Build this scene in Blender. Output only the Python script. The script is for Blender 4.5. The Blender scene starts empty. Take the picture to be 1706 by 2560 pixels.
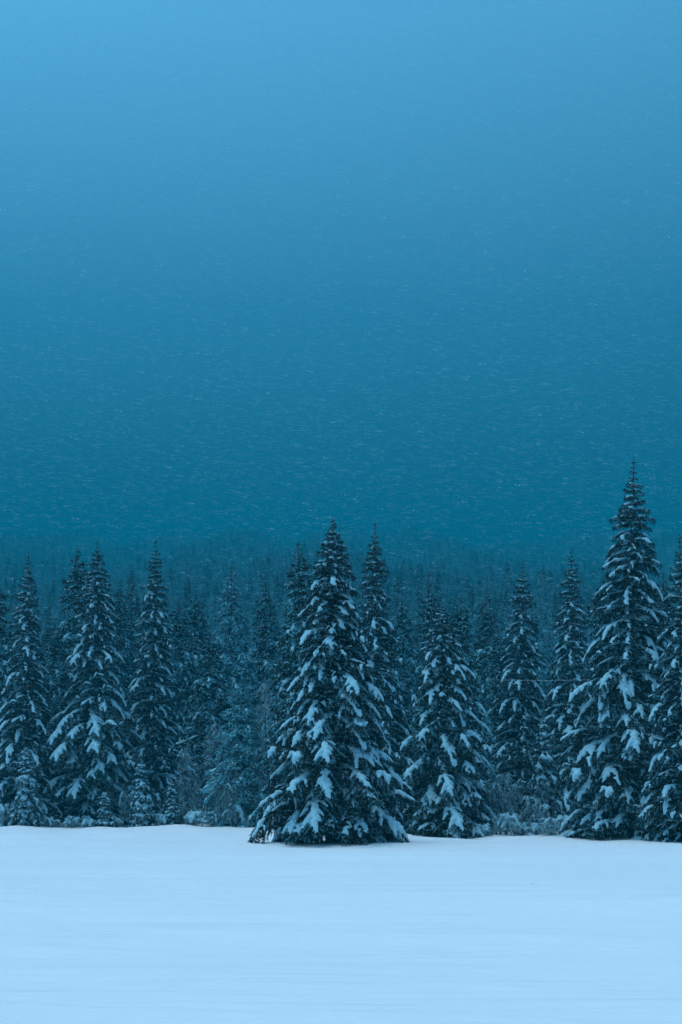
import bpy, math, random
import numpy as np
from mathutils import Matrix, Vector, Euler

R = math.radians
scene = bpy.context.scene
col = scene.collection
rng = np.random.default_rng(7)
random.seed(7)

# ------------------------------------------------------------------ camera
F_PX, HORIZON, EYE = 3555.0, 1985.0, 2.2          # focal length in photo pixels, horizon row, eye height
cam_d = bpy.data.cameras.new('camera')
cam_d.sensor_fit = 'VERTICAL'
cam_d.sensor_height = 36.0
cam_d.sensor_width = 24.0
cam_d.lens = F_PX / 2560 * 36.0
cam_d.shift_y = (HORIZON - 1280) / 2560
cam_d.clip_start = 0.1
cam_d.clip_end = 5000
cam = bpy.data.objects.new('camera', cam_d)
cam.location = (0, 0, EYE)
cam.rotation_euler = (R(90), 0, 0)
col.objects.link(cam)
scene.camera = cam

# ------------------------------------------------------------------ world: blue overcast dusk
SUN_EL, SUN_AZ = R(72), R(250)                     # hidden sun, high behind the cloud, behind-left of the camera
world = bpy.data.worlds.new('World')
scene.world = world
world.use_nodes = True
nt = world.node_tree
nt.nodes.clear()
w_out = nt.nodes.new('ShaderNodeOutputWorld')
w_bg = nt.nodes.new('ShaderNodeBackground')
w_sky = nt.nodes.new('ShaderNodeTexSky')
w_sky.sky_type = 'NISHITA'
w_sky.sun_disc = False
w_sky.sun_elevation = SUN_EL
w_sky.sun_rotation = SUN_AZ
w_tc = nt.nodes.new('ShaderNodeTexCoord')
w_sep = nt.nodes.new('ShaderNodeSeparateXYZ')
w_ramp = nt.nodes.new('ShaderNodeValToRGB')
w_mul = nt.nodes.new('ShaderNodeMix')
w_mul.data_type = 'RGBA'; w_mul.blend_type = 'MULTIPLY'; w_mul.inputs['Factor'].default_value = 1.0
nt.links.new(w_tc.outputs['Generated'], w_sep.inputs[0])
nt.links.new(w_sep.outputs['Z'], w_ramp.inputs['Fac'])
nt.links.new(w_sky.outputs['Color'], w_mul.inputs['A'])
nt.links.new(w_ramp.outputs['Color'], w_mul.inputs['B'])
# the cloud is a little thinner on the left, where the hidden sun stands
w_az = nt.nodes.new('ShaderNodeMath'); w_az.operation = 'MULTIPLY_ADD'; w_az.inputs[1].default_value = -0.36; w_az.inputs[2].default_value = 1.0
nt.links.new(w_sep.outputs['X'], w_az.inputs[0])
w_vm = nt.nodes.new('ShaderNodeVectorMath'); w_vm.operation = 'SCALE'
nt.links.new(w_mul.outputs['Result'], w_vm.inputs[0]); nt.links.new(w_az.outputs[0], w_vm.inputs['Scale'])
nt.links.new(w_vm.outputs[0], w_bg.inputs['Color'])
nt.links.new(w_bg.outputs[0], w_out.inputs['Surface'])
# cloud deck: thick and dark towards the horizon, thinner overhead
el = w_ramp.color_ramp.elements
el[0].position = 0.0;  el[0].color = (0.002, 0.060, 0.095, 1)
el[1].position = 1.0;  el[1].color = (0.56, 0.93, 1.0, 1)
for p, c in ((0.18, (0.002, 0.074, 0.110, 1)), (0.32, (0.088, 0.39, 0.46, 1)), (0.48, (0.35, 0.90, 0.93, 1)), (0.7, (0.44, 0.93, 1.0, 1))):
    e = el.new(p); e.color = c
w_bg.inputs['Strength'].default_value = 0.15

sun_d = bpy.data.lights.new('sun', 'SUN')
sun_d.energy = 0.5
sun_d.angle = R(60)
sun_d.color = (1.0, 0.97, 0.95)
sun = bpy.data.objects.new('sun', sun_d)
col.objects.link(sun)
sd = Vector((math.sin(SUN_AZ) * math.cos(SUN_EL), math.cos(SUN_AZ) * math.cos(SUN_EL), math.sin(SUN_EL)))
sun.rotation_euler = sd.to_track_quat('Z', 'Y').to_euler()
sun.location = sd * 200

scene.view_settings.view_transform = 'Standard'
scene.view_settings.look = 'None'
scene.view_settings.gamma = 1.0
scene.view_settings.exposure = 1.08
scene.render.engine = 'CYCLES'
scene.cycles.use_denoising = True
scene.cycles.max_bounces = 5
scene.cycles.diffuse_bounces = 3
scene.cycles.volume_bounces = 0
scene.cycles.transparent_max_bounces = 8


# ------------------------------------------------------------------ helpers
def px(x, y, D):
    """point of the place seen at photo pixel (x, y), D metres ahead"""
    return (x - 853) / F_PX * D, EYE - (y - HORIZON) / F_PX * D


def ground_z(x, y):
    """terrain: flat snowy field, then a long forested rise behind the tree line"""
    x = np.asarray(x, float); y = np.asarray(y, float)
    t = np.maximum(y - 108.0, 0.0)
    rise = 0.163 * (np.sqrt(t * t + 30.0 ** 2) - 30.0) + 2.6e-5 * np.maximum(y - 300.0, 0.0) ** 2
    roll = 0.05 * np.sin(x * 0.11 + 0.6) * np.sin(y * 0.07) + 0.03 * np.sin(x * 0.31 + y * 0.19)
    hill = np.clip((y - 130) / 200, 0, 1) * (3.0 * np.sin(x * 0.021 + 1.0) + 2.0 * np.sin(y * 0.03 + x * 0.013))
    ridge = np.clip((y - 280) / 600, 0, 1) * (4.0 * np.sin(x * 0.0135 + 2.5) + 4.0 * np.sin(x * 0.033 + y * 0.004) + 4.0 * np.sin(x * 0.071 + 2.0))
    bank = np.clip((y - 64) / 8, 0, 1) * np.clip((112 - y) / 10, 0, 1) * (0.07 * np.sin(x * 0.55 + 1.3) + 0.05 * np.sin(x * 1.27 + y * 0.3) + 0.03 * np.sin(x * 2.3 + 0.7))
    return rise + roll + hill + ridge + bank


def tri_mesh(name, V, F, mats, midx=None, smooth=False):
    me = bpy.data.meshes.new(name)
    V = np.asarray(V, np.float32); F = np.asarray(F, np.int32)
    n = F.shape[1]
    me.vertices.add(len(V)); me.vertices.foreach_set('co', V.ravel())
    me.loops.add(F.size); me.loops.foreach_set('vertex_index', F.ravel())
    me.polygons.add(len(F)); me.polygons.foreach_set('loop_start', np.arange(len(F), dtype=np.int32) * n)
    for m in mats:
        me.materials.append(m)
    if midx is not None:
        me.polygons.foreach_set('material_index', np.asarray(midx, np.int32))
    me.polygons.foreach_set('use_smooth', np.full(len(F), smooth))
    me.update(calc_edges=True)
    return me


def link(name, data, parent=None, loc=None, rot=None, scale=None):
    o = bpy.data.objects.new(name, data)
    if parent is not None:
        o.parent = parent
    if loc is not None:
        o.location = loc
    if rot is not None:
        o.rotation_euler = rot
    if scale is not None:
        o.scale = (scale, scale, scale) if np.isscalar(scale) else scale
    col.objects.link(o)
    return o


def tag(o, label, cat, group=None):
    o['label'] = label; o['category'] = cat
    if group:
        o['group'] = group
    return o


def noise3(P, f, seed=0):
    r = np.random.default_rng(seed)
    out = np.zeros(len(P))
    for k in range(5):
        d = r.normal(size=3); d /= np.linalg.norm(d)
        out += np.sin(P @ d * f * (0.7 + 0.25 * k) + r.uniform(0, 6.3))
    return out / 5.0


# ------------------------------------------------------------------ materials
def mat(name, base, rough=0.9, var=None, scale=4.0, bump=0.0, bscale=20.0, spec=0.2, obj_var=0.0):
    m = bpy.data.materials.new(name); m.use_nodes = True
    t = m.node_tree; b = t.nodes['Principled BSDF']
    b.inputs['Roughness'].default_value = rough
    b.inputs['Specular IOR Level'].default_value = spec
    b.inputs['Base Color'].default_value = (*base, 1)
    if var is not None:
        tc = t.nodes.new('ShaderNodeTexCoord')
        n = t.nodes.new('ShaderNodeTexNoise'); n.inputs['Scale'].default_value = scale; n.inputs['Detail'].default_value = 5
        mx = t.nodes.new('ShaderNodeMix'); mx.data_type = 'RGBA'
        mx.inputs['A'].default_value = (*base, 1); mx.inputs['B'].default_value = (*var, 1)
        t.links.new(tc.outputs['Object'], n.inputs['Vector'])
        t.links.new(n.outputs['Fac'], mx.inputs['Factor'])
        t.links.new(mx.outputs['Result'], b.inputs['Base Color'])
    if bump > 0:
        tc2 = t.nodes.new('ShaderNodeTexCoord')
        n2 = t.nodes.new('ShaderNodeTexNoise'); n2.inputs['Scale'].default_value = bscale; n2.inputs['Detail'].default_value = 4
        bp = t.nodes.new('ShaderNodeBump'); bp.inputs['Strength'].default_value = bump; bp.inputs['Distance'].default_value = 0.03
        t.links.new(tc2.outputs['Object'], n2.inputs['Vector'])
        t.links.new(n2.outputs['Fac'], bp.inputs['Height'])
        t.links.new(bp.outputs['Normal'], b.inputs['Normal'])
    return m


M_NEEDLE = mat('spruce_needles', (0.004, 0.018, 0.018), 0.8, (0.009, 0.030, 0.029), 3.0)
M_FROST = mat('frosted_needles', (0.03, 0.16, 0.20), 0.9, (0.14, 0.38, 0.46), 6.0)
M_TWIG = mat('frosted_twigs', (0.15, 0.32, 0.37), 0.9, (0.44, 0.70, 0.77), 6.0)
M_BARK = mat('spruce_bark', (0.04, 0.036, 0.032), 0.95, (0.085, 0.08, 0.075), 9.0, 0.8, 25)
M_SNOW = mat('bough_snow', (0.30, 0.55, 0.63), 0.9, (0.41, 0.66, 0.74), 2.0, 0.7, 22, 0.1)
M_DARK = mat('bare_twigs', (0.014, 0.018, 0.020), 0.95, (0.03, 0.035, 0.038), 9.0)
M_FLAKE = mat('snowflake', (0.42, 0.76, 0.86), 0.9)
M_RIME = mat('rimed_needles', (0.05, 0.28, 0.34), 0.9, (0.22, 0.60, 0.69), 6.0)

M_GROUND = bpy.data.materials.new('field_snow'); M_GROUND.use_nodes = True
t = M_GROUND.node_tree; b = t.nodes['Principled BSDF']
b.inputs['Roughness'].default_value = 0.8; b.inputs['Specular IOR Level'].default_value = 0.2
tc = t.nodes.new('ShaderNodeTexCoord')
mp = t.nodes.new('ShaderNodeMapping'); mp.inputs['Scale'].default_value = (0.16, 0.8, 1)
n1 = t.nodes.new('ShaderNodeTexNoise'); n1.inputs['Scale'].default_value = 1.0; n1.inputs['Detail'].default_value = 7; n1.inputs['Roughness'].default_value = 0.55; n1.inputs['Distortion'].default_value = 0.8
mp2 = t.nodes.new('ShaderNodeMapping'); mp2.inputs['Scale'].default_value = (0.7, 5.0, 1)
n2 = t.nodes.new('ShaderNodeTexNoise'); n2.inputs['Scale'].default_value = 1.0; n2.inputs['Detail'].default_value = 6
bp1 = t.nodes.new('ShaderNodeBump'); bp1.inputs['Strength'].default_value = 0.6; bp1.inputs['Distance'].default_value = 0.35
bp2 = t.nodes.new('ShaderNodeBump'); bp2.inputs['Strength'].default_value = 0.4; bp2.inputs['Distance'].default_value = 0.05
mx = t.nodes.new('ShaderNodeMix'); mx.data_type = 'RGBA'
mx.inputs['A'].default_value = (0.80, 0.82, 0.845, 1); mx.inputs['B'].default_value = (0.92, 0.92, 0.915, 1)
t.links.new(tc.outputs['Object'], mp.inputs['Vector']); t.links.new(mp.outputs[0], n1.inputs['Vector'])
t.links.new(tc.outputs['Object'], mp2.inputs['Vector']); t.links.new(mp2.outputs[0], n2.inputs['Vector'])
t.links.new(n1.outputs['Fac'], bp1.inputs['Height']); t.links.new(n2.outputs['Fac'], bp2.inputs['Height'])
t.links.new(bp1.outputs['Normal'], bp2.inputs['Normal']); t.links.new(bp2.outputs['Normal'], b.inputs['Normal'])
t.links.new(n1.outputs['Fac'], mx.inputs['Factor']); t.links.new(mx.outputs['Result'], b.inputs['Base Color'])

# ------------------------------------------------------------------ ground
ys = np.concatenate([np.arange(-150, 6, 6.0), np.linspace(6, 130, 180), np.geomspace(131, 1550, 130)])
xs = np.concatenate([-np.geomspace(40, 1000, 40)[::-1], np.linspace(-39, 39, 120), np.geomspace(40, 1000, 40)])
gx, gy = np.meshgrid(xs, ys)
gz = ground_z(gx, gy)
r2 = np.random.default_rng(3)
near = np.clip((110 - gy) / 40, 0, 1) * np.clip((gy - 4) / 6, 0, 1)
for k in range(9):   # long low wind drifts lying across the field
    gz += near * r2.uniform(0.012, 0.040) * np.sin(gy * r2.uniform(0.5, 1.9) + gx * r2.uniform(-0.12, 0.12) + 0.8 * np.sin(gx * r2.uniform(0.03, 0.12) + r2.uniform(0, 6)))
V = np.stack([gx.ravel(), gy.ravel(), gz.ravel()], 1)
nx, ny = len(xs), len(ys)
i = (np.arange(ny - 1)[:, None] * nx + np.arange(nx - 1)[None, :]).ravel()
F = np.stack([i, i + 1, i + 1 + nx, i + nx], 1)
ground = link('ground', tri_mesh('ground', V, F, [M_GROUND], smooth=True))
ground['kind'] = 'structure'
ground['label'] = 'smooth wind-rippled snow field in front of the forest'


# ------------------------------------------------------------------ spruce boughs
class Soup:
    """triangles gathered in numpy lists"""
    def __init__(s):
        s.V, s.F, s.M, s.n = [], [], [], 0

    def add(s, V, F, m):
        s.V.append(V); s.F.append(F + s.n); s.M.append(np.full(len(F), m, np.int32)); s.n += len(V)

    def get(s):
        if not s.V:
            return np.zeros((0, 3)), np.zeros((0, 3), int), np.zeros(0, int)
        return np.concatenate(s.V), np.concatenate(s.F), np.concatenate(s.M)


def spikes(P, D, L, W, r):
    """three-sided tapering needle twigs: start P, unit direction D, length L, width W"""
    n = len(P)
    a = np.cross(D, r.normal(size=(n, 3))); a /= np.linalg.norm(a, axis=1, keepdims=True) + 1e-9
    c = np.cross(D, a)
    V = np.empty((n, 4, 3))
    st = P + D * (L * 0.12)[:, None]
    for k in range(3):
        an = 2 * math.pi * k / 3
        V[:, k] = st + (a * math.cos(an) + c * math.sin(an)) * W[:, None]
    V[:, 3] = P + D * L[:, None]
    base = np.arange(n)[:, None] * 4
    F = np.concatenate([base + np.array([0, 1, 3]), base + np.array([1, 2, 3]), base + np.array([2, 0, 3])])
    return V.reshape(-1, 3), F


def tube(P, rad, sides=4):
    P = np.asarray(P, float); n = len(P)
    T = np.gradient(P, axis=0); T /= np.linalg.norm(T, axis=1, keepdims=True) + 1e-9
    ref = np.where(np.abs(T[:, 2:3]) > 0.9, np.array([[1., 0, 0]]), np.array([[0, 0, 1.]]))
    a = np.cross(T, ref); a /= np.linalg.norm(a, axis=1, keepdims=True) + 1e-9
    c = np.cross(T, a)
    ang = np.arange(sides) * 2 * math.pi / sides
    V = P[:, None] + (a[:, None] * np.cos(ang)[None, :, None] + c[:, None] * np.sin(ang)[None, :, None]) * np.asarray(rad)[:, None, None]
    F = []
    for i in range(n - 1):
        for k in range(sides):
            k2 = (k + 1) % sides
            q = (i * sides + k, i * sides + k2, (i + 1) * sides + k2, (i + 1) * sides + k)
            F += [(q[0], q[1], q[2]), (q[0], q[2], q[3])]
    return V.reshape(-1, 3), np.array(F)


ICO_V, ICO_F = None, None


def ico():
    global ICO_V, ICO_F
    if ICO_V is None:
        g = (1 + 5 ** 0.5) / 2
        v = np.array([(-1, g, 0), (1, g, 0), (-1, -g, 0), (1, -g, 0), (0, -1, g), (0, 1, g), (0, -1, -g), (0, 1, -g), (g, 0, -1), (g, 0, 1), (-g, 0, -1), (-g, 0, 1)], float)
        ICO_V = v / np.linalg.norm(v[0])
        ICO_F = np.array([(0, 11, 5), (0, 5, 1), (0, 1, 7), (0, 7, 10), (0, 10, 11), (1, 5, 9), (5, 11, 4), (11, 10, 2), (10, 7, 6), (7, 1, 8), (3, 9, 4), (3, 4, 2), (3, 2, 6), (3, 6, 8), (3, 8, 9), (4, 9, 5), (2, 4, 11), (6, 2, 10), (8, 6, 7), (9, 8, 1)])
    return ICO_V, ICO_F


def blobs_to_arrays(blobs):
    v, f = ico()
    C = np.array([b[:3] for b in blobs]); S = np.array([b[3:6] for b in blobs])
    V = (C[:, None] + v[None] * S[:, None]).reshape(-1, 3)
    F = (np.arange(len(blobs))[:, None, None] * 12 + f[None]).reshape(-1, 3)
    return V, F


REMESH_JOBS = []


def queue_remesh(blobs, voxel, key, store):
    """the blobs are fused into one lumpy snow pad"""
    V, F = blobs_to_arrays(blobs)
    me = tri_mesh('job', V, F, [])
    o = link('job', me)
    m = o.modifiers.new('r', 'REMESH'); m.mode = 'VOXEL'; m.voxel_size = voxel
    REMESH_JOBS.append((o, key, store, voxel))


def run_remesh():
    dg = bpy.context.evaluated_depsgraph_get()
    dg.update()
    for o, key, store, vox in REMESH_JOBS:
        ev = o.evaluated_get(dg)
        m = ev.to_mesh()
        m.calc_loop_triangles()
        V = np.empty(len(m.vertices) * 3, np.float32); m.vertices.foreach_get('co', V); V = V.reshape(-1, 3).astype(float)
        N = np.empty(len(m.vertices) * 3, np.float32); m.vertices.foreach_get('normal', N); N = N.reshape(-1, 3)
        F = np.empty(len(m.loop_triangles) * 3, np.int32); m.loop_triangles.foreach_get('vertices', F); F = F.reshape(-1, 3)
        ev.to_mesh_clear()
        V = V + N * ((noise3(V, 13, 1) * 0.5 + noise3(V, 31, 2) * 0.4) * min(vox, 0.06) * 1.5)[:, None]
        store[key] = (V, F)
    for o, *_ in REMESH_JOBS:
        me = o.data
        bpy.data.objects.remove(o); bpy.data.meshes.remove(me)
    REMESH_JOBS.clear()


def bough_arrays(L, th0, th1, snow, seed, hd):
    """one drooping bough: x outward, z up.  Returns needle soup and snow blobs"""
    r = np.random.default_rng(seed)
    n = 14
    tt = np.linspace(0, 1, n)
    th = th0 + (th1 - th0) * tt ** 1.25
    step = L / (n - 1)
    P = np.zeros((n, 3))
    P[1:, 0] = np.cumsum(np.cos(th[1:]) * step); P[1:, 2] = np.cumsum(np.sin(th[1:]) * step)
    P[:, 1] = 0.05 * L * np.sin(tt * r.uniform(2, 4)) * r.choice([-1, 1])
    T = np.gradient(P, axis=0); T /= np.linalg.norm(T, axis=1, keepdims=True)

    def at(s):
        return np.array([np.interp(s, tt, P[:, k]) for k in range(3)]), np.array([np.interp(s, tt, T[:, k]) for k in range(3)])

    so = Soup()
    bv, bf = tube(P, np.linspace(0.010 + 0.008 * L, 0.006, n), 3)
    so.add(bv, bf, 1)
    ds = 0.075 if hd else 0.17
    tl = 0.15 if hd else 0.30
    tw = 0.020 if hd else 0.042
    sp_p, sp_d, sp_l, sp_w, sp_f = [], [], [], [], []
    lets = []
    s = 0.10 * L
    side = 1
    wmax = 0.10 + 0.27 * L
    while s < L:
        u = s / L
        c, tg = at(u)
        w = wmax * (min(1.0, u / 0.35) ** 0.8) * (1 - max(0, u - 0.35) / 0.65) ** 0.75 * r.uniform(0.7, 1.2) + 0.05
        side = -side
        fw = R(r.uniform(38, 62))
        sid = np.array([0, side, 0.0])
        d = tg * math.cos(fw) + sid * math.sin(fw)
        d[2] -= r.uniform(0.05, 0.25); d /= np.linalg.norm(d)
        k = max(2, int(w / (0.065 if hd else 0.13)))
        q = np.linspace(0.15, 1, k)
        sag = r.uniform(0.15, 0.5)
        pts = c + d * (q * w)[:, None]; pts[:, 2] -= sag * w * q ** 2
        lets.append((c, d, w, sag, u))
        fr = r.random() < (0.13 if hd else 0.46)
        for j in range(k):
            for sg in (-1, 1):
                dd = d * r.uniform(0.5, 1.0) + np.cross(d, [0, 0, 1]) * sg * r.uniform(0.3, 0.8) + np.array([0, 0, r.uniform(-0.7, 0.15)])
                sp_p.append(pts[j]); sp_d.append(dd); sp_l.append(tl * r.uniform(0.7, 1.4) * (1.15 - 0.45 * q[j])); sp_w.append(tw * r.uniform(0.8, 1.3)); sp_f.append(fr or r.random() < (0.06 if hd else 0.14))
            if r.random() < 0.75:      # hanging twig
                sp_p.append(pts[j]); sp_d.append(np.array([r.normal() * 0.2 + 0.15, r.normal() * 0.2, -1.0])); sp_l.append(tl * r.uniform(1.0, 2.3) * min(1, 0.5 + 0.3 * L)); sp_w.append(tw * r.uniform(0.8, 1.2)); sp_f.append(r.random() < 0.06)
        sp_p.append(pts[-1]); sp_d.append(d + np.array([0, 0, -0.4])); sp_l.append(tl * 1.1); sp_w.append(tw); sp_f.append(r.random() < 0.3)
        s += ds * r.uniform(0.7, 1.3)
    for u in np.linspace(0.85, 1.0, 5):
        c, tg = at(u)
        for _ in range(3):
            sp_p.append(c); sp_d.append(tg + r.normal(size=3) * 0.35); sp_l.append(tl * 1.1); sp_w.append(tw); sp_f.append(r.random() < 0.3)
    D = np.array(sp_d); D /= np.linalg.norm(D, axis=1, keepdims=True)
    sv, sf = spikes(np.array(sp_p), D, np.array(sp_l), np.array(sp_w), r)
    m = np.array(sp_f, int) * 2
    so.V.append(sv); so.F.append(sf + so.n); so.M.append(np.concatenate([m, m, m])); so.n += len(sv)

    # snow: broken lumpy pads along the axis and fingers out on the branchlets
    blobs = []

    def lump(p, rr, flat=0.62):
        blobs.append((p[0], p[1], p[2] + rr * 0.35, rr * r.uniform(0.85, 1.25), rr * r.uniform(0.85, 1.25), rr * flat))

    rmax = (0.040 + 0.030 * L) * (0.75 + 0.45 * snow)
    if snow > 0.05:
        u = r.uniform(0.12, 0.4) if L > 0.9 else r.uniform(0.0, 0.3)
        while u < 0.97:
            ln = r.uniform(0.30, 0.85) * (0.45 + 0.75 * snow)
            e = min(u + ln, r.uniform(0.9, 1.0))
            stp = max(0.3 * rmax / L, 0.012)
            k = max(3, int((e - u) / stp))
            ph = r.uniform(0, 6)
            side_off = r.normal() * 0.6 * rmax
            for j in range(k):
                q = j / (k - 1)
                c, tg = at(u + (e - u) * q)
                rr = rmax * (0.45 + 0.55 * math.sin(math.pi * min(1, 0.12 + 0.88 * q)) ** 0.6) * (0.85 + 0.25 * math.sin(ph + q * 9))
                c = c + np.array([0, side_off + 0.35 * rmax * math.sin(ph * 2 + q * 5) + r.normal() * 0.3 * rr, 0])
                lump(c, rr)
                if r.random() < 0.35:      # small lumps spilling over the edge
                    lump(c + np.array([r.normal() * 0.3, r.choice([-1, 1]) * r.uniform(0.7, 1.25), -0.45]) * rr, rr * r.uniform(0.3, 0.55))
            u = e + r.uniform(0.05, 0.28) * (1.6 - snow)
        for (c, d, w, sag, u) in lets:
            if w < 0.12 or r.random() > 0.07 + 0.13 * snow:
                continue
            q0 = r.uniform(0.0, 0.55); q1 = min(1.0, q0 + r.uniform(0.2, 0.5))
            rr0 = min(rmax * 0.75, 0.03 + 0.16 * w) * r.uniform(0.7, 1.1)
            k = max(3, int((q1 - q0) * w / (rr0 * 0.45)))
            for q in np.linspace(q0, q1, k):
                p = c + d * q * w; p = p - np.array([0, 0, sag * w * q * q])
                lump(p, rr0 * (1.05 - 0.5 * (q - q0) / (q1 - q0 + 1e-6)))
    return so.get(), blobs, float(P[-1, 0]), float(-P[-1, 2])


def islands(V, F):
    lab = np.arange(len(V))
    while True:
        m = lab[F].min(1)
        new = lab.copy()
        for c in range(3):
            np.minimum.at(new, F[:, c], m)
        new = new[new]
        if (new == lab).all():
            break
        lab = new
    out = []
    for l in np.unique(lab):
        sel = lab == l
        if sel.sum() < 0.04 * len(V):
            continue
        idx = np.full(len(V), -1); idx[sel] = np.arange(sel.sum())
        out.append((V[sel], idx[F[sel[F[:, 0]]]]))
    return out


LENS = [0.32, 0.6, 1.0, 1.6, 2.3, 3.1, 4.0]
LIB = {}


def build_library(hd):
    items = []
    snow_store = {}
    for ci, L in enumerate(LENS):
        opts = [(R(4), R(-38), 0.6), (R(6), R(-58), 0.95), (R(0), R(-66), 0.7), (R(2), R(-78), 1.0), (R(0), R(-52), 0.4), (R(-4), R(-62), 0.15)]
        if ci < 2:
            opts = [(R(18), R(-5), 0.5), (R(12), R(-18), 0.9), (R(8), R(-30), 1.0), (R(20), R(5), 0.3), (R(5), R(-22), 0.6), (R(10), R(-10), 0.2)]
        for vi, (a, b_, sn) in enumerate(opts):
            if not hd and vi in (4,):
                continue
            (V, F, M), blobs, reach, drop = bough_arrays(L, a, b_, sn, 1000 + ci * 31 + vi * 7 + (0 if hd else 500), hd)
            it = dict(V=V, F=F, M=M, reach=reach, drop=drop, L=L, ci=ci, vi=vi, snow=sn, key=(ci, vi))
            items.append(it)
            vox = (0.024 if ci < 2 else 0.036) if hd else (0.06 if ci < 2 else 0.09)
            queue_remesh(blobs, vox, (ci, vi), snow_store)
    run_remesh()
    for it in items:
        it['SV'], it['SF'] = snow_store[it['key']]
        if hd:
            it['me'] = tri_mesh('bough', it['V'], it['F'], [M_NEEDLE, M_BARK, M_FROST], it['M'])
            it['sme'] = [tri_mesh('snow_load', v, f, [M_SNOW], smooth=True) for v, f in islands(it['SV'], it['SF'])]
    return items


LIB[True] = build_library(True)
LIB[False] = build_library(False)


def layout(H, Rm, seed, asym=1.0, power=0.65, spacing=0.36, snow=0.7, skirt=0.35, hd=True, maxn=290, gap=0.0):
    """where the boughs of a spruce sit: (item, z, azimuth, tilt, scale)"""
    r = np.random.default_rng(seed)
    out = []
    z = skirt
    ph0, ph1 = r.uniform(0, 6.28, 2)
    lib = LIB[hd]
    while z < H - 0.12:
        d0 = (H - z) / H
        nb = 7 if d0 > 0.35 else (6 if d0 > 0.12 else 5)
        ph = r.uniform(0, 6.28)
        whorl_k = r.uniform(0.80, 1.1)
        full = 0.86
        for k in range(nb):
            if r.random() < gap:
                continue
            zz = z + r.normal() * 0.10 * (0.3 + d0)
            d = min(1.0, max(0.0, (H - zz) / H))
            reach = max(0.10, Rm * min(1.0, d / full) ** power * whorl_k * r.uniform(0.72, 1.12))
            # droop carries the tip lower, where the crown is wider
            reach = max(0.10, Rm * min(1.0, (d + 0.30 * reach / H) / full) ** power * whorl_k * (r.uniform(0.74, 1.08) if r.random() < 0.9 else r.uniform(1.03, 1.14)) * min(1.0, 0.45 + 4.5 * d))
            az = ph + 2 * math.pi * k / nb + r.normal() * 0.16
            reach *= 1 + asym * (0.12 * math.cos(az - ph0 + 1.5 * d) + 0.08 * math.cos(2 * az - ph1))
            if d > 0.93:
                reach *= r.uniform(0.75, 1.0)
            want = min(1.0, max(0.05, snow + r.normal() * 0.32))
            steep = d > 0.18
            best, bs = None, 9e9
            for it in lib:
                sc = reach / it['reach']
                pen = abs(math.log(sc)) * 2.2 + abs(it['snow'] - want) * 0.9 + r.uniform(0, 0.55)
                if not steep and it['drop'] > 0.45 * it['reach']:
                    pen += 1.0
                if zz < it['drop'] * sc * 0.75:
                    pen += 0.8
                if pen < bs:
                    best, bs = it, pen
            sc = reach / best['reach']
            tilt = R(r.normal() * 6) - R(10) * max(0, 0.25 - d) / 0.25
            if d > 0.8:
                tilt -= R(4)
            out.append((best, max(zz, 0.12), az, tilt, sc))
        z += spacing * (0.45 + 0.75 * min(1, d0 * 2.0)) * r.uniform(0.85, 1.15)
    if len(out) > maxn:
        keep = sorted(r.permutation(len(out))[:maxn]); out = [out[i] for i in keep]
    return out


def trunk_mesh(H, rad, seed):
    r = np.random.default_rng(seed)
    n = 16
    t = np.linspace(0, 1, n)
    P = np.stack([0.03 * H / 15 * np.sin(t * 5 + r.uniform(0, 6)) * (1 - t), 0.03 * H / 15 * np.sin(t * 4 + r.uniform(0, 6)) * (1 - t), t * H - 0.25 * (1 - t)], 1)
    rd = rad * (1 - t) ** 0.9 + 0.012; rd[0] *= 1.25
    rd[-1] = 0.004
    V, F = tube(P, rd, 8)
    so = Soup(); so.add(V, F, 0)
    # needles of the leader shoot
    m = 26
    zt = r.uniform(H - 0.55, H - 0.02, m)
    an = r.uniform(0, 6.28, m)
    D = np.stack([np.cos(an), np.sin(an), r.uniform(0.2, 0.9, m)], 1); D /= np.linalg.norm(D, axis=1, keepdims=True)
    sv, sf = spikes(np.stack([0 * zt, 0 * zt, zt], 1), D, r.uniform(0.06, 0.13, m), np.full(m, 0.012), r)
    so.add(sv, sf, 1)
    V, F, M = so.get()
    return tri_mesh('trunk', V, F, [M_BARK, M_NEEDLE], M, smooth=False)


def bough_matrix(z, az, tilt, sc):
    return Matrix.Translation((0, 0, z)) @ Euler((0, tilt, az)).to_matrix().to_4x4() @ Matrix.Diagonal((sc, sc, sc, 1))


def spruce_full(x, D, ytop, label, Rm, seed, group=None, name='spruce_tree', pad=None, **kw):
    """a front-row spruce: trunk and single boughs, each bough with its own load of snow"""
    X, ztop = px(x, ytop, D)
    gz0 = float(ground_z(X, D))
    sink = 0.05 if Rm < 1.5 else 0.28          # lowest boughs buried in the snow
    H = ztop - gz0 + sink
    rl = np.random.default_rng(seed + 900)
    lean = rl.normal() * 0.010
    e = link(name, None, loc=(X - H * math.sin(lean), D, gz0 - sink), rot=(rl.normal() * 0.008, lean, 0))
    tag(e, label, 'spruce tree', group)
    link('trunk', trunk_mesh(H, 0.016 * H * 0.8, seed), e)
    for it, z, az, tilt, sc in layout(H, Rm, seed, **kw):
        b_ = link('bough', it['me'], e, (0, 0, z), (0, tilt, az), sc)
        for sm in it['sme']:
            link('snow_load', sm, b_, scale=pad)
    return e


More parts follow.
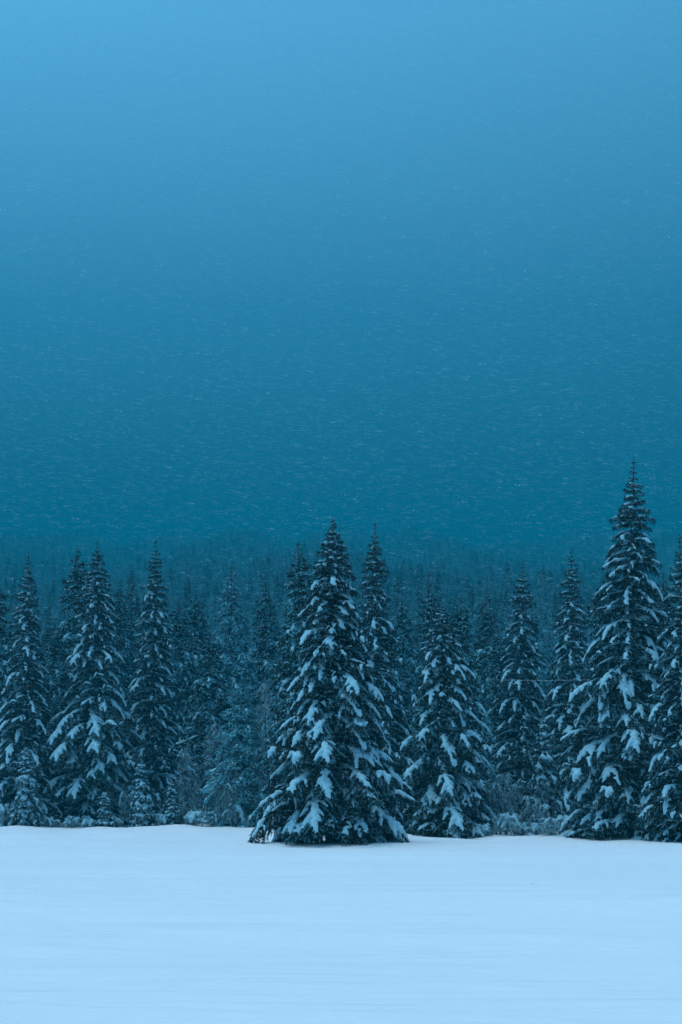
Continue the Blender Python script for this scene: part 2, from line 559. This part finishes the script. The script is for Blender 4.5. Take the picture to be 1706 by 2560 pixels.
def joined_crown(H, Rm, seed, rime=0.0, **kw):
    so, sn = Soup(), Soup()
    for it, z, az, tilt, sc in layout(H, Rm, seed, hd=False, **kw):
        m = np.array(bough_matrix(z, az, tilt, sc))
        so.V.append(it['V'] @ m[:3, :3].T + m[:3, 3]); so.F.append(it['F'] + so.n); so.M.append(it['M']); so.n += len(it['V'])
        if len(it['SV']):
            sn.add(it['SV'] @ m[:3, :3].T + m[:3, 3], it['SF'], 0)
    V, F, M = so.get(); SV, SF, SM = sn.get()
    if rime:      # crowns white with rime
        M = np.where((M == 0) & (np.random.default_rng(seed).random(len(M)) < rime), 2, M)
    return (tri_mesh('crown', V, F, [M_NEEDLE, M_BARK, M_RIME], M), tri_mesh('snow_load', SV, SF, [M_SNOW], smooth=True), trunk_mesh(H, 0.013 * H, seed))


VARIANTS = []      # crowns for the second row and the forest: height 18, several shapes
for k, (rm, pw, sn, gp, spc) in enumerate(((3.0, 0.85, 0.72, 0.03, 0.56), (2.5, 0.82, 0.55, 0.05, 0.56), (3.4, 0.88, 0.65, 0.04, 0.58),
                                      (2.2, 0.9, 0.75, 0.03, 0.54), (2.7, 0.76, 0.5, 0.08, 0.56), (3.1, 0.95, 0.6, 0.06, 0.56))):
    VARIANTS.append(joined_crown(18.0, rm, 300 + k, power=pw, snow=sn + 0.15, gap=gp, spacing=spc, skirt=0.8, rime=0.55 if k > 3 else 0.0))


def spruce_simple(X, D, H, v, rot, label, group=None, wide=1.0, name='spruce_tree'):
    gz0 = float(ground_z(X, D))
    s = H / 18.0
    e = link(name, None, loc=(X, D, gz0 - 0.1), rot=(0.012 * math.sin(rot * 7), 0.016 * math.cos(rot * 5), rot), scale=(s * wide, s * wide, s))
    tag(e, label, 'spruce tree', group)
    c, sn, tr = VARIANTS[v]
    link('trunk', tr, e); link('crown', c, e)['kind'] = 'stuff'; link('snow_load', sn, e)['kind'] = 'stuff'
    return e


def spruce_px(x, ytop, D, v, rot, label, wide=1.0, group=None):
    X, zt = px(x, ytop, D)
    return spruce_simple(X, D, zt - float(ground_z(X, D)), v, rot, label, group, wide)


# ------------------------------------------------------------------ front trees
FRONT = 'snow-laden spruces along the forest edge'
spruce_full(833, 64.3, 1285, 'broad dark spruce with thick snow pads standing alone in front at the centre', 3.8, 11, group=FRONT, asym=0.25, power=0.86, spacing=0.36, snow=0.72, skirt=0.25)
spruce_full(1581, 71.5, 1146, 'tallest spruce, at the right, with long drooping snowy boughs', 3.9, 12, group=FRONT, power=0.92, spacing=0.50, snow=0.78, skirt=0.5)
spruce_full(1103, 78.0, 1508, 'shorter spruce just right of the central one with round snow-arched boughs', 3.15, 13, group=FRONT, power=0.70, spacing=0.38, snow=0.78, skirt=0.35)
spruce_full(243, 100.5, 1348, 'largest spruce of the left group with snow streaks down its sides', 3.8, 14, group=FRONT, power=0.82, spacing=0.55, snow=0.78, skirt=0.6)
spruce_full(1700, 68.0, 1335, 'spruce cut off by the right edge of the picture', 2.0, 15, group=FRONT, power=0.82, spacing=0.44, snow=0.72, skirt=0.4)
spruce_full(71, 99.0, 1380, 'narrow spruce near the left edge, left of the largest left one', 2.9, 16, group=FRONT, power=0.85, spacing=0.55, snow=0.66, skirt=0.6)
spruce_full(390, 106.0, 1346, 'slim spruce with a thin bare leader right of the largest left one', 3.0, 17, group=FRONT, power=0.85, spacing=0.55, snow=0.7, skirt=0.6)
spruce_full(1430, 94.0, 1365, 'full spruce right behind the gap left of the tallest right one', 2.6, 18, group=FRONT, power=0.78, spacing=0.55, snow=0.8, skirt=0.5)
spruce_full(1308, 99.0, 1395, 'narrow-topped spruce midway between the two right-hand front spruces', 2.9, 19, group=FRONT, power=0.85, spacing=0.55, snow=0.72, skirt=0.5)
spruce_full(937, 88.0, 1304, 'tall thin-topped spruce rising behind the right shoulder of the central one', 3.0, 20, group=FRONT, power=0.85, spacing=0.52, snow=0.6, skirt=0.5)

ROW = 'spruces of the second row'
for a in (
    (200, 1363, 113, 2, 0.4, 'spruce close behind the left flank of the largest left one', 0.95),
    (301, 1447, 134, 1, 1.4, 'left one of two small twin tops right of the largest left spruce', 0.8),
    (323, 1426, 137, 3, 2.0, 'right one of two small twin tops right of the largest left spruce', 0.9),
    (440, 1490, 126, 1, 3.0, 'short-topped spruce half hidden right of the slim bare-leader one', 1.0),
    (486, 1472, 130, 1, 4.1, 'small pointed spruce between the left group and the frosted birches', 0.9),
    (573, 1403, 117, 5, 5.0, 'wide frosted spruce behind and above the lower frosted birch', 1.0),
    (665, 1424, 123, 3, 0.9, 'slim spruce above the tallest frosted birch, nearer to the central spruce', 0.95),
    (757, 1348, 94, 0, 2.6, 'spruce with an open top behind the left shoulder of the central one', 0.95),
    (1015, 1480, 128, 1, 3.7, 'small spruce in the gap between central spruce and its right neighbour', 0.9),
    (1080, 1422, 104, 3, 5.5, 'thin spire spruce directly behind the shorter right neighbour', 0.8),
    (1144, 1485, 90, 0, 1.1, 'spruce behind the right flank of the shorter right neighbour', 0.95),
    (1215, 1470, 128, 2, 2.2, 'greyish spruce in the hazy gap right of the shorter right neighbour', 0.9),
    (1500, 1440, 112, 2, 0.2, 'spruce showing between the full one and the tallest right spruce', 0.95),
    (1655, 1420, 96, 0, 4.4, 'spruce showing between the tallest right spruce and the right edge', 0.95),
    (607, 1688, 98.5, 4, 0.3, 'pale frosted young spruce standing among the frosted birches', 1.35),
    (-18, 1430, 106, 0, 3.3, 'spruce whose right half shows at the left edge', 1.0),
    (520, 1560, 112, 2, 1.9, 'low spruce standing behind the lower frosted birch on its left', 1.1),
    (705, 1590, 108, 2, 2.9, 'low wide spruce filling the gap left of the central spruce', 1.0),
    (1255, 1560, 106, 1, 0.7, 'low spruce left of the narrow-topped right-hand one', 1.0),
    (145, 1540, 110, 1, 2.4, 'low spruce filling the gap left of the largest left one', 1.0),
):
    spruce_px(*a[:6], wide=a[6] * 1.22, group=ROW)

# saplings at the forest edge
YOUNG = 'young spruces at the forest edge'
spruce_full(65, 95.0, 1862, 'small snow-plastered young spruce at the left edge of the field', 1.05, 31, group=YOUNG, power=0.55, spacing=0.26, snow=1.3, skirt=0.2, pad=(1, 1.7, 1.6))
spruce_full(1359, 82.0, 1788, 'young spruce with hanging snowy boughs left of the tallest right one', 1.15, 32, group=YOUNG, power=0.6, spacing=0.28, snow=1.3, skirt=0.2, pad=(1, 1.5, 1.5))
spruce_full(429, 98.0, 1945, 'tiny young spruce left of the white snow dome', 0.75, 33, group=YOUNG, power=0.55, spacing=0.22, snow=1.3, skirt=0.15, pad=(1, 1.7, 1.6))
spruce_full(352, 97.0, 1900, 'young spruce under the right side of the largest left spruce', 0.95, 34, group=YOUNG, power=0.55, spacing=0.25, snow=1.3, skirt=0.15, pad=(1, 1.7, 1.6))
spruce_full(262, 96.5, 1975, 'tiny snow-caked spruce in front of the largest left spruce', 0.7, 35, group=YOUNG, power=0.55, spacing=0.22, snow=1.3, skirt=0.15, pad=(1, 1.7, 1.6))


# ------------------------------------------------------------------ frosted shrubs and birch
def arch_shrub(name, x, ybase, D, height, spread, label, cat, seed, stems=26, pad=0.10, frost=0.75, padp=0.7, twig=0.22, group=None, droop=0.8, tuck=1.0, vox=0.05):
    r = np.random.default_rng(seed)
    X = (x - 853) / F_PX * D
    e = link(name, None, loc=(X, D, float(ground_z(X, D)) - 0.04))
    tag(e, label, cat, group)
    wood, tw = Soup(), Soup()
    blobs = []
    P_, D_, L_, W_, M_ = [], [], [], [], []
    for k in range(stems):
        az = r.uniform(0, 6.28)
        h = height * r.uniform(0.45, 1.0); sp = spread * r.uniform(0.25, 1.0)
        n = 16
        t_ = np.linspace(0, 1, n)
        rad = sp * t_ ** 1.15
        up = h * (np.sin(np.minimum(t_ * 1.28, 1.0) * math.pi / 2) - droop * np.maximum(t_ - 0.62, 0) ** 1.6 * 2.1)
        az_t = az + 0.25 * np.sin(t_ * 3 + r.uniform(0, 6))
        P = np.stack([rad * np.cos(az_t), rad * np.sin(az_t), np.maximum(up, 0.02)], 1)
        v, f = tube(P, np.linspace(0.012 + 0.006 * height, 0.005, n), 3)
        wood.add(v, f, 0)
        for j in range(3, n):
            for _ in range(3 + int(height)):
                dd = (P[j] - P[j - 1]); dd = dd / (np.linalg.norm(dd) + 1e-6) + r.normal(size=3) * 0.6 + np.array([0, 0, -0.45 * droop])
                P_.append(P[j] + (P[j - 1] - P[j]) * r.random()); D_.append(dd / np.linalg.norm(dd)); L_.append(twig * r.uniform(0.5, 1.5)); W_.append(r.uniform(0.008, 0.016)); M_.append(0 if r.random() < frost else 1)
        if r.random() < padp:
            s0 = r.uniform(0.3, 0.6); s1 = r.uniform(0.72, 1.0)
            for q in np.linspace(s0, s1, max(5, int((s1 - s0) * (h + sp) / (pad * 0.45)))):
                p = np.array([np.interp(q, t_, P[:, c]) for c in range(3)])
                rr = pad * r.uniform(0.65, 1.25)
                blobs.append((*(p + np.array([0, 0, rr * 0.4])), rr, rr, rr * 0.75))
    sv, sf = spikes(np.array(P_), np.array(D_), np.array(L_), np.array(W_), r)
    m = np.array(M_)
    v, f, _ = wood.get()
    link('stems', tri_mesh('stems', v, f, [M_DARK]), e)['kind'] = 'stuff'
    link('twigs', tri_mesh('twigs', sv, sf, [M_TWIG, M_DARK], np.concatenate([m, m, m])), e)['kind'] = 'stuff'
    if blobs:
        st = {}
        queue_remesh(blobs, vox, 's', st); run_remesh()
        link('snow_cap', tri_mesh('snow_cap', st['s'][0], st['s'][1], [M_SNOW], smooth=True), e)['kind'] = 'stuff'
    return e


def birch(x, ytop, D, spread, label, seed, stems=3, n=110, lean=0.25):
    """upright frosted birch: thin leaning stems, short arching branches, hanging twigs"""
    r = np.random.default_rng(seed)
    X, zt = px(x, ytop, D)
    g0 = float(ground_z(X, D))
    H = zt - g0
    e = link('birch_tree', None, loc=(X, D, g0 - 0.05))
    tag(e, label, 'birch tree', 'frosted birches at the forest edge')
    wood = Soup()
    P_, D_, L_, W_, M_ = [], [], [], [], []
    blobs = []
    for k in range(stems):
        h = H * (1.0 if k == 0 else r.uniform(0.6, 0.92))
        an = r.uniform(0, 6.28); ln = r.uniform(0.3, 1.0) * lean * h * (0.35 if k == 0 else 1)
        tt = np.linspace(0, 1, 14)
        P = np.stack([ln * math.cos(an) * tt ** 1.6, ln * math.sin(an) * tt ** 1.6, h * (tt - 0.06 * tt ** 4)], 1)
        v, f = tube(P, 0.05 * (1 - tt) + 0.012, 5); wood.add(v, f, 0)
        for b in range(n):
            u = r.uniform(0.12, 1.0)
            c = np.array([np.interp(u, tt, P[:, q]) for q in range(3)])
            az = r.uniform(0, 6.28)
            bl = spread * r.uniform(0.45, 1.0) * (1.1 - 0.75 * u)
            q = np.linspace(0, 1, 7)
            rise = r.uniform(0.3, 0.7) * bl
            B = c + np.stack([bl * q * math.cos(az), bl * q * math.sin(az), rise * np.sin(q * 2.6) - 0.75 * bl * q ** 2.4], 1)
            v, f = tube(B, np.linspace(0.014, 0.004, 7), 3); wood.add(v, f, 1 if r.random() < 0.6 else 0)
            for j in range(1, 7):
                for _ in range(3):
                    dd = np.array([math.cos(az), math.sin(az), -0.9]) * r.uniform(0.2, 0.8) + r.normal(size=3) * 0.45 + np.array([0, 0, -0.35])
                    P_.append(B[j] + (B[j - 1] - B[j]) * r.random()); D_.append(dd / np.linalg.norm(dd)); L_.append(r.uniform(0.12, 0.42)); W_.append(r.uniform(0.009, 0.018)); M_.append(0 if r.random() < 0.62 else 1)
            if r.random() < 0.22:
                for t2 in np.linspace(0.3, r.uniform(0.6, 0.95), 7):
                    p = np.array([np.interp(t2, q, B[:, w]) for w in range(3)]); rr = r.uniform(0.045, 0.085)
                    blobs.append((*(p + np.array([0, 0, rr * 0.4])), rr, rr, rr * 0.8))
    v, f, m = wood.get()
    link('stems', tri_mesh('stems', v, f, [M_DARK, M_TWIG], m), e)['kind'] = 'stuff'
    sv, sf = spikes(np.array(P_), np.array(D_), np.array(L_), np.array(W_), r)
    m = np.array(M_)
    link('twigs', tri_mesh('twigs', sv, sf, [M_TWIG, M_DARK], np.concatenate([m, m, m])), e)['kind'] = 'stuff'
    st = {}
    queue_remesh(blobs, 0.05, 's', st); run_remesh()
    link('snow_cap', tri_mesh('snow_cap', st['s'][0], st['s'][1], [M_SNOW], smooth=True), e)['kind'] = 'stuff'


birch(640, 1675, 101, 1.9, 'tallest pale frosted birch left of the central spruce', 41)
birch(540, 1800, 104, 1.9, 'lower frosted birch left of the tallest frosted one', 42)
birch(668, 1690, 98, 1.5, 'frosted birch touching the left flank of the central spruce', 43, stems=2)
birch(575, 1890, 97.5, 1.5, 'small frosted birch standing in front between the two taller ones', 44)
birch(470, 1860, 103, 1.6, 'frosted birch behind the white snow dome', 45)
birch(1252, 1925, 80, 1.5, 'frosted birch thicket between the two right-hand front spruces', 46, stems=5, n=80, lean=0.5)
birch(1195, 1960, 82, 1.2, 'small frosted birch just right of the shorter right spruce', 47, stems=3, n=70)
birch(1330, 1985, 79, 1.2, 'low frosted birch under the young right-hand spruce', 48, stems=3, n=60, lean=0.5)
SH = 'snow-covered shrubs along the forest edge'
for a in (
    (1204, 2085, 76, 0.75, 0.75, 'low snow-capped bush nearest to the shorter right spruce', 53, 40, 0.075, 0.6),
    (1266, 2085, 76, 1.25, 0.8, 'round snow-capped bush in front of the frosted birch thicket', 54, 50, 0.075, 0.6),
    (1378, 2087, 76, 1.0, 0.85, 'snow-capped bush left of the arched one', 55, 46, 0.075, 0.6),
    (1483, 2093, 72.5, 1.3, 0.95, 'arched bush hung with snow fingers under the tallest right spruce', 56, 34, 0.10, 0.8),
    (1634, 2098, 69.5, 3.0, 1.0, 'bent snowy bush at the foot of the right-edge spruce', 57, 22, 0.13, 0.9),
    (484, 2062, 98, 1.0, 0.85, 'white snow dome of a buried bush at the left forest edge', 58, 60, 0.12, 1.0),
    (377, 2061, 97.5, 0.9, 0.55, 'pointed snow-buried bush two steps left of the white dome', 59, 26, 0.14, 1.0),
    (286, 2062, 97.5, 0.6, 0.60, 'low snow-buried bush in front of the largest left spruce', 60, 22, 0.13, 1.0),
    (14, 2066, 96.0, 1.6, 1.0, 'frosted bush at the left edge of the picture', 61, 44, 0.09, 0.6),
    (125, 2064, 96.5, 0.8, 0.9, 'low frosted bush right of the snow-plastered young spruce', 62, 34, 0.09, 0.6),
    (325, 2062, 98.5, 2.6, 0.9, 'frosted upright bush right of the largest left spruce', 63, 40, 0.09, 0.4),
    (450, 2062, 103, 3.2, 1.5, 'frosted low thicket just behind the white snow dome', 64, 50, 0.08, 0.3),
    (585, 2064, 97, 1.6, 1.2, 'low frosted bush at the foot of the tallest frosted birch', 65, 40, 0.08, 0.3),
    (1232, 2085, 77.5, 0.9, 0.7, 'small snowy bush squeezed between the low and the round snow-capped ones', 81, 30, 0.08, 0.6),
    (1300, 2085, 77, 0.8, 0.8, 'snowy bush midway between the round bush and the bush left of the arched one', 82, 34, 0.08, 0.7),
    (1345, 2087, 77, 0.7, 0.7, 'low snowy bush directly below the young right-hand spruce', 83, 30, 0.08, 0.7),
    (1420, 2090, 75, 1.1, 0.8, 'snowy bush behind the smooth snow mound', 84, 34, 0.09, 0.8),
    (1545, 2093, 71, 0.8, 0.8, 'snowy bush at the trunk foot of the tallest right spruce', 85, 30, 0.09, 0.8),
    (180, 2064, 96.5, 0.8, 0.8, 'snowy bush below the left boughs of the largest left spruce', 86, 30, 0.09, 0.7),
    (222, 2063, 96.5, 0.6, 0.7, 'tiny snowy bush left of the snow-caked spruce', 87, 26, 0.09, 0.8),
    (405, 2062, 97.5, 0.8, 0.7, 'small snowy bush between the pointed buried bush and the tiny young spruce', 88, 30, 0.09, 0.8),
    (530, 2063, 97.5, 0.9, 0.9, 'snowy bush right of the white snow dome', 89, 30, 0.08, 0.5),
    (1145, 2087, 76.5, 0.5, 0.6, 'tiny snowy bush at the right foot of the shorter right spruce', 66, 20, 0.09, 0.9),
):
    arch_shrub('snowy_shrub', a[0], a[1], a[2], a[3], a[4], a[5], 'shrub', a[6], stems=a[7], pad=a[8], padp=a[9], group=SH, droop=1.25, twig=0.24)


def snow_mound(x, D, w, h, label, seed):
    r = np.random.default_rng(seed)
    X = (x - 853) / F_PX * D
    bl = []
    for _ in range(46):
        a, q = r.uniform(0, 6.28), r.random() ** 0.6
        bl.append((w * q * math.cos(a), w * 0.7 * q * math.sin(a), h * (1 - q * q) * 0.55, w * 0.42, w * 0.36, h * 0.45))
    st = {}
    queue_remesh(bl, 0.06, 's', st); run_remesh()
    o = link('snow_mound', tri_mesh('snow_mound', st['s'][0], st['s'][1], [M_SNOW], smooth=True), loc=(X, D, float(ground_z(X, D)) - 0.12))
    tag(o, label, 'snow mound', 'snow mounds along the forest edge')


snow_mound(1428, 73.0, 0.62, 0.55, 'smooth snow mound left of the arched bush', 71)
snow_mound(1521, 72.0, 0.40, 0.42, 'small snow mound just right of the arched bush', 72)
snow_mound(1560, 71.0, 0.45, 0.36, 'low snow mound under the tallest right spruce', 73)
snow_mound(1597, 69.5, 0.38, 0.30, 'rightmost small snow mound at the dark foot of the right spruces', 74)
snow_mound(1328, 77.0, 0.55, 0.35, 'low snow mound left of the young right-hand spruce', 75)

# ------------------------------------------------------------------ forest behind, tree by tree
HAND = [(o.location.x, o.location.y) for o in col.objects if o.type == 'EMPTY' and o.parent is None]
r3 = np.random.default_rng(21)
placed = list(HAND)
spots = []
tries = 0
while len(spots) < 245 and tries < 40000:
    tries += 1
    D = 110 + 150 * r3.random() ** 0.85
    X = r3.uniform(-1, 1) * (0.25 * D + 7)
    if min((X - a) ** 2 + (D - b_) ** 2 for a, b_ in placed) < (3.6 if D < 170 else 4.0) ** 2:
        continue
    placed.append((X, D)); spots.append((X, D))
ZONES = ((330, 'behind the left group of spruces'), (520, 'behind the slim bare-leader spruce'), (730, 'above and behind the frosted birches'), (1000, 'behind the central spruce'),
         (1230, 'behind the shorter right neighbour'), (1480, 'left of the tallest right spruce'), (9999, 'behind the tallest right spruce'))
for X, D in spots:
    zx = 853 + X / D * F_PX
    where = next(w for lim_, w in ZONES if zx < lim_)
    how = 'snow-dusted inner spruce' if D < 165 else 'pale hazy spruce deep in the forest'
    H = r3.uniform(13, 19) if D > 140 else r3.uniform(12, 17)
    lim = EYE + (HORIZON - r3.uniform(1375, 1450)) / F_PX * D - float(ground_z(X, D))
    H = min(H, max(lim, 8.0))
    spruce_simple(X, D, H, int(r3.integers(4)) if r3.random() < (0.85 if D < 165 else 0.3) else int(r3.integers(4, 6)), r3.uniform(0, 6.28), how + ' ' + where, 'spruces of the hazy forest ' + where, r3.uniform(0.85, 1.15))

# the far forest on the rise: one mass, instanced on scattered points
pts = []
grid = {}
while len(pts) < 15000:
    D = 255 + 1292 * r3.random() ** 0.75
    X = r3.uniform(-1, 1) * (0.30 * D + 30)
    k = (int(X // 4.2), int(D // 4.2))
    if k in grid:
        if len(grid) > 14900 and r3.random() < 0.01:
            break
        continue
    grid[k] = 1; pts.append((X, D))
pts = np.array(pts)
pz = ground_z(pts[:, 0], pts[:, 1]) - 0.15
fm = bpy.data.meshes.new('far_forest')
fm.from_pydata([tuple(v) for v in np.column_stack([pts, pz])], [], [])
n = len(pts)
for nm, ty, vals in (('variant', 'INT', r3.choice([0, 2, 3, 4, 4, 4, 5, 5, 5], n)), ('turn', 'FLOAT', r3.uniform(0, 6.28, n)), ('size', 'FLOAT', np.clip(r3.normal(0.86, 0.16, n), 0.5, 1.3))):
    at_ = fm.attributes.new(nm, ty, 'POINT')
    at_.data.foreach_set('value', np.asarray(vals, np.int32 if ty == 'INT' else np.float32))
far = link('far_forest', fm)
far['kind'] = 'stuff'; far['label'] = 'far spruce forest on the rising slope fading into the blue haze'; far['category'] = 'forest'
ng = bpy.data.node_groups.new('far_forest', 'GeometryNodeTree')
ng.interface.new_socket('Geometry', in_out='INPUT', socket_type='NodeSocketGeometry')
ng.interface.new_socket('Geometry', in_out='OUTPUT', socket_type='NodeSocketGeometry')
gi = ng.nodes.new('NodeGroupInput'); go = ng.nodes.new('NodeGroupOutput')
join = ng.nodes.new('GeometryNodeJoinGeometry')


def named(nm, ty):
    q = ng.nodes.new('GeometryNodeInputNamedAttribute'); q.data_type = ty; q.inputs['Name'].default_value = nm
    return q.outputs['Attribute']


a_var, a_turn, a_size = named('variant', 'INT'), named('turn', 'FLOAT'), named('size', 'FLOAT')
cxyz = ng.nodes.new('ShaderNodeCombineXYZ'); ng.links.new(a_turn, cxyz.inputs['Z'])
src = {}
for o in col.objects:
    if o.parent and o.type == 'MESH':
        src.setdefault(o.data.name, o)
for k, parts in enumerate(VARIANTS):
    cmp_ = ng.nodes.new('FunctionNodeCompare'); cmp_.data_type = 'INT'; cmp_.operation = 'EQUAL'
    ins = [s for s in cmp_.inputs if s.type == 'INT']
    ng.links.new(a_var, ins[0]); ins[1].default_value = k
    for me in parts:
        oi = ng.nodes.new('GeometryNodeObjectInfo'); oi.transform_space = 'ORIGINAL'
        oi.inputs['Object'].default_value = src[me.name]
        ip = ng.nodes.new('GeometryNodeInstanceOnPoints')
        ng.links.new(gi.outputs[0], ip.inputs['Points'])
        ng.links.new(cmp_.outputs['Result'], ip.inputs['Selection'])
        ng.links.new(oi.outputs['Geometry'], ip.inputs['Instance'])
        ng.links.new(cxyz.outputs[0], ip.inputs['Rotation'])
        ng.links.new(a_size, ip.inputs['Scale'])
        ng.links.new(ip.outputs[0], join.inputs[0])
ng.links.new(join.outputs[0], go.inputs[0])
far.modifiers.new('forest', 'NODES').node_group = ng

# ------------------------------------------------------------------ cable between the trees
cp = []
for t_ in np.linspace(0, 1, 24):
    X, Z = px(1212 + 262 * t_, 1699 + 5 * (4 * (t_ - 0.5) ** 2 - 1) * -0.4, 91.0)
    cp.append((X, 91.0, Z))
v, f = tube(cp, np.full(24, 0.011), 5)
tag(link('cable', tri_mesh('cable', v, f, [mat('cable_sheath', (0.35, 0.37, 0.40), 0.5)])), 'thin pale cable strung level between the right-hand spruces', 'cable')

# ------------------------------------------------------------------ falling snow: separate flakes strung out along the wind
r4 = np.random.default_rng(5)
NS = 290000
yd = 17 + 95 * r4.random(NS) ** 0.62
xx = r4.uniform(-1, 1, NS) * (0.25 * yd + 3)
zz = r4.uniform(0.03, 1, NS) * (0.60 * yd + 3)
ang = r4.normal(-0.10, 0.07, NS)
wd = np.stack([np.cos(ang), r4.normal(0, 0.25, NS), np.sin(ang)], 1); wd /= np.linalg.norm(wd, axis=1, keepdims=True)
NF = 4
gaps = np.cumsum(r4.uniform(0.35, 1.0, (NS, NF)), 1) * (0.022 + 0.0010 * yd)[:, None]
C = np.stack([xx, yd, zz], 1)[:, None] + wd[:, None] * gaps[..., None] + r4.normal(0, 0.004, (NS, NF, 3))
C = C.reshape(-1, 3)
sz = np.repeat(np.minimum(np.exp(r4.normal(math.log(0.0072), 0.25, NS)), 0.0098), NF) * r4.uniform(0.6, 1.2, NS * NF)
A = r4.normal(size=C.shape); A /= np.linalg.norm(A, axis=1, keepdims=True)
B = np.cross(A, r4.normal(size=C.shape)); B /= np.linalg.norm(B, axis=1, keepdims=True)
A *= sz[:, None]; B *= (sz * r4.uniform(0.6, 1.0, len(C)))[:, None]
V = np.stack([C + A, C + B - A * 0.5, C - B - A * 0.5], 1).reshape(-1, 3)
F = np.arange(len(C) * 3).reshape(-1, 3)
sf_ = link('snowfall', tri_mesh('snowfall', V, F, [M_FLAKE]))
sf_['kind'] = 'stuff'; sf_['label'] = 'fine snowflakes blown sideways by the wind'; sf_['category'] = 'snowfall'

# ------------------------------------------------------------------ haze
top = float(gz.max()) + 26
lo, hi = np.array([-1030, -170, -1.6 + gz.min()]), np.array([1030, 1600, top])
V = np.array([(x, y, z) for x in (lo[0], hi[0]) for y in (lo[1], hi[1]) for z in (lo[2], hi[2])])
F = np.array([(0, 1, 3, 2), (4, 6, 7, 5), (0, 4, 5, 1), (2, 3, 7, 6), (0, 2, 6, 4), (1, 5, 7, 3)])
M_HAZE = bpy.data.materials.new('haze'); M_HAZE.use_nodes = True
t = M_HAZE.node_tree; t.nodes.clear()
ho = t.nodes.new('ShaderNodeOutputMaterial'); hv = t.nodes.new('ShaderNodeVolumePrincipled')
hv.inputs['Color'].default_value = (0.005, 0.46, 0.59, 1)
hv.inputs['Density'].default_value = 0.00112
hv.inputs['Anisotropy'].default_value = 0.0
t.links.new(hv.outputs[0], ho.inputs['Volume'])
haze = link('haze', tri_mesh('haze', V, F, [M_HAZE]))
haze['kind'] = 'stuff'; haze['label'] = 'even blue snow haze filling the air'; haze['category'] = 'haze'
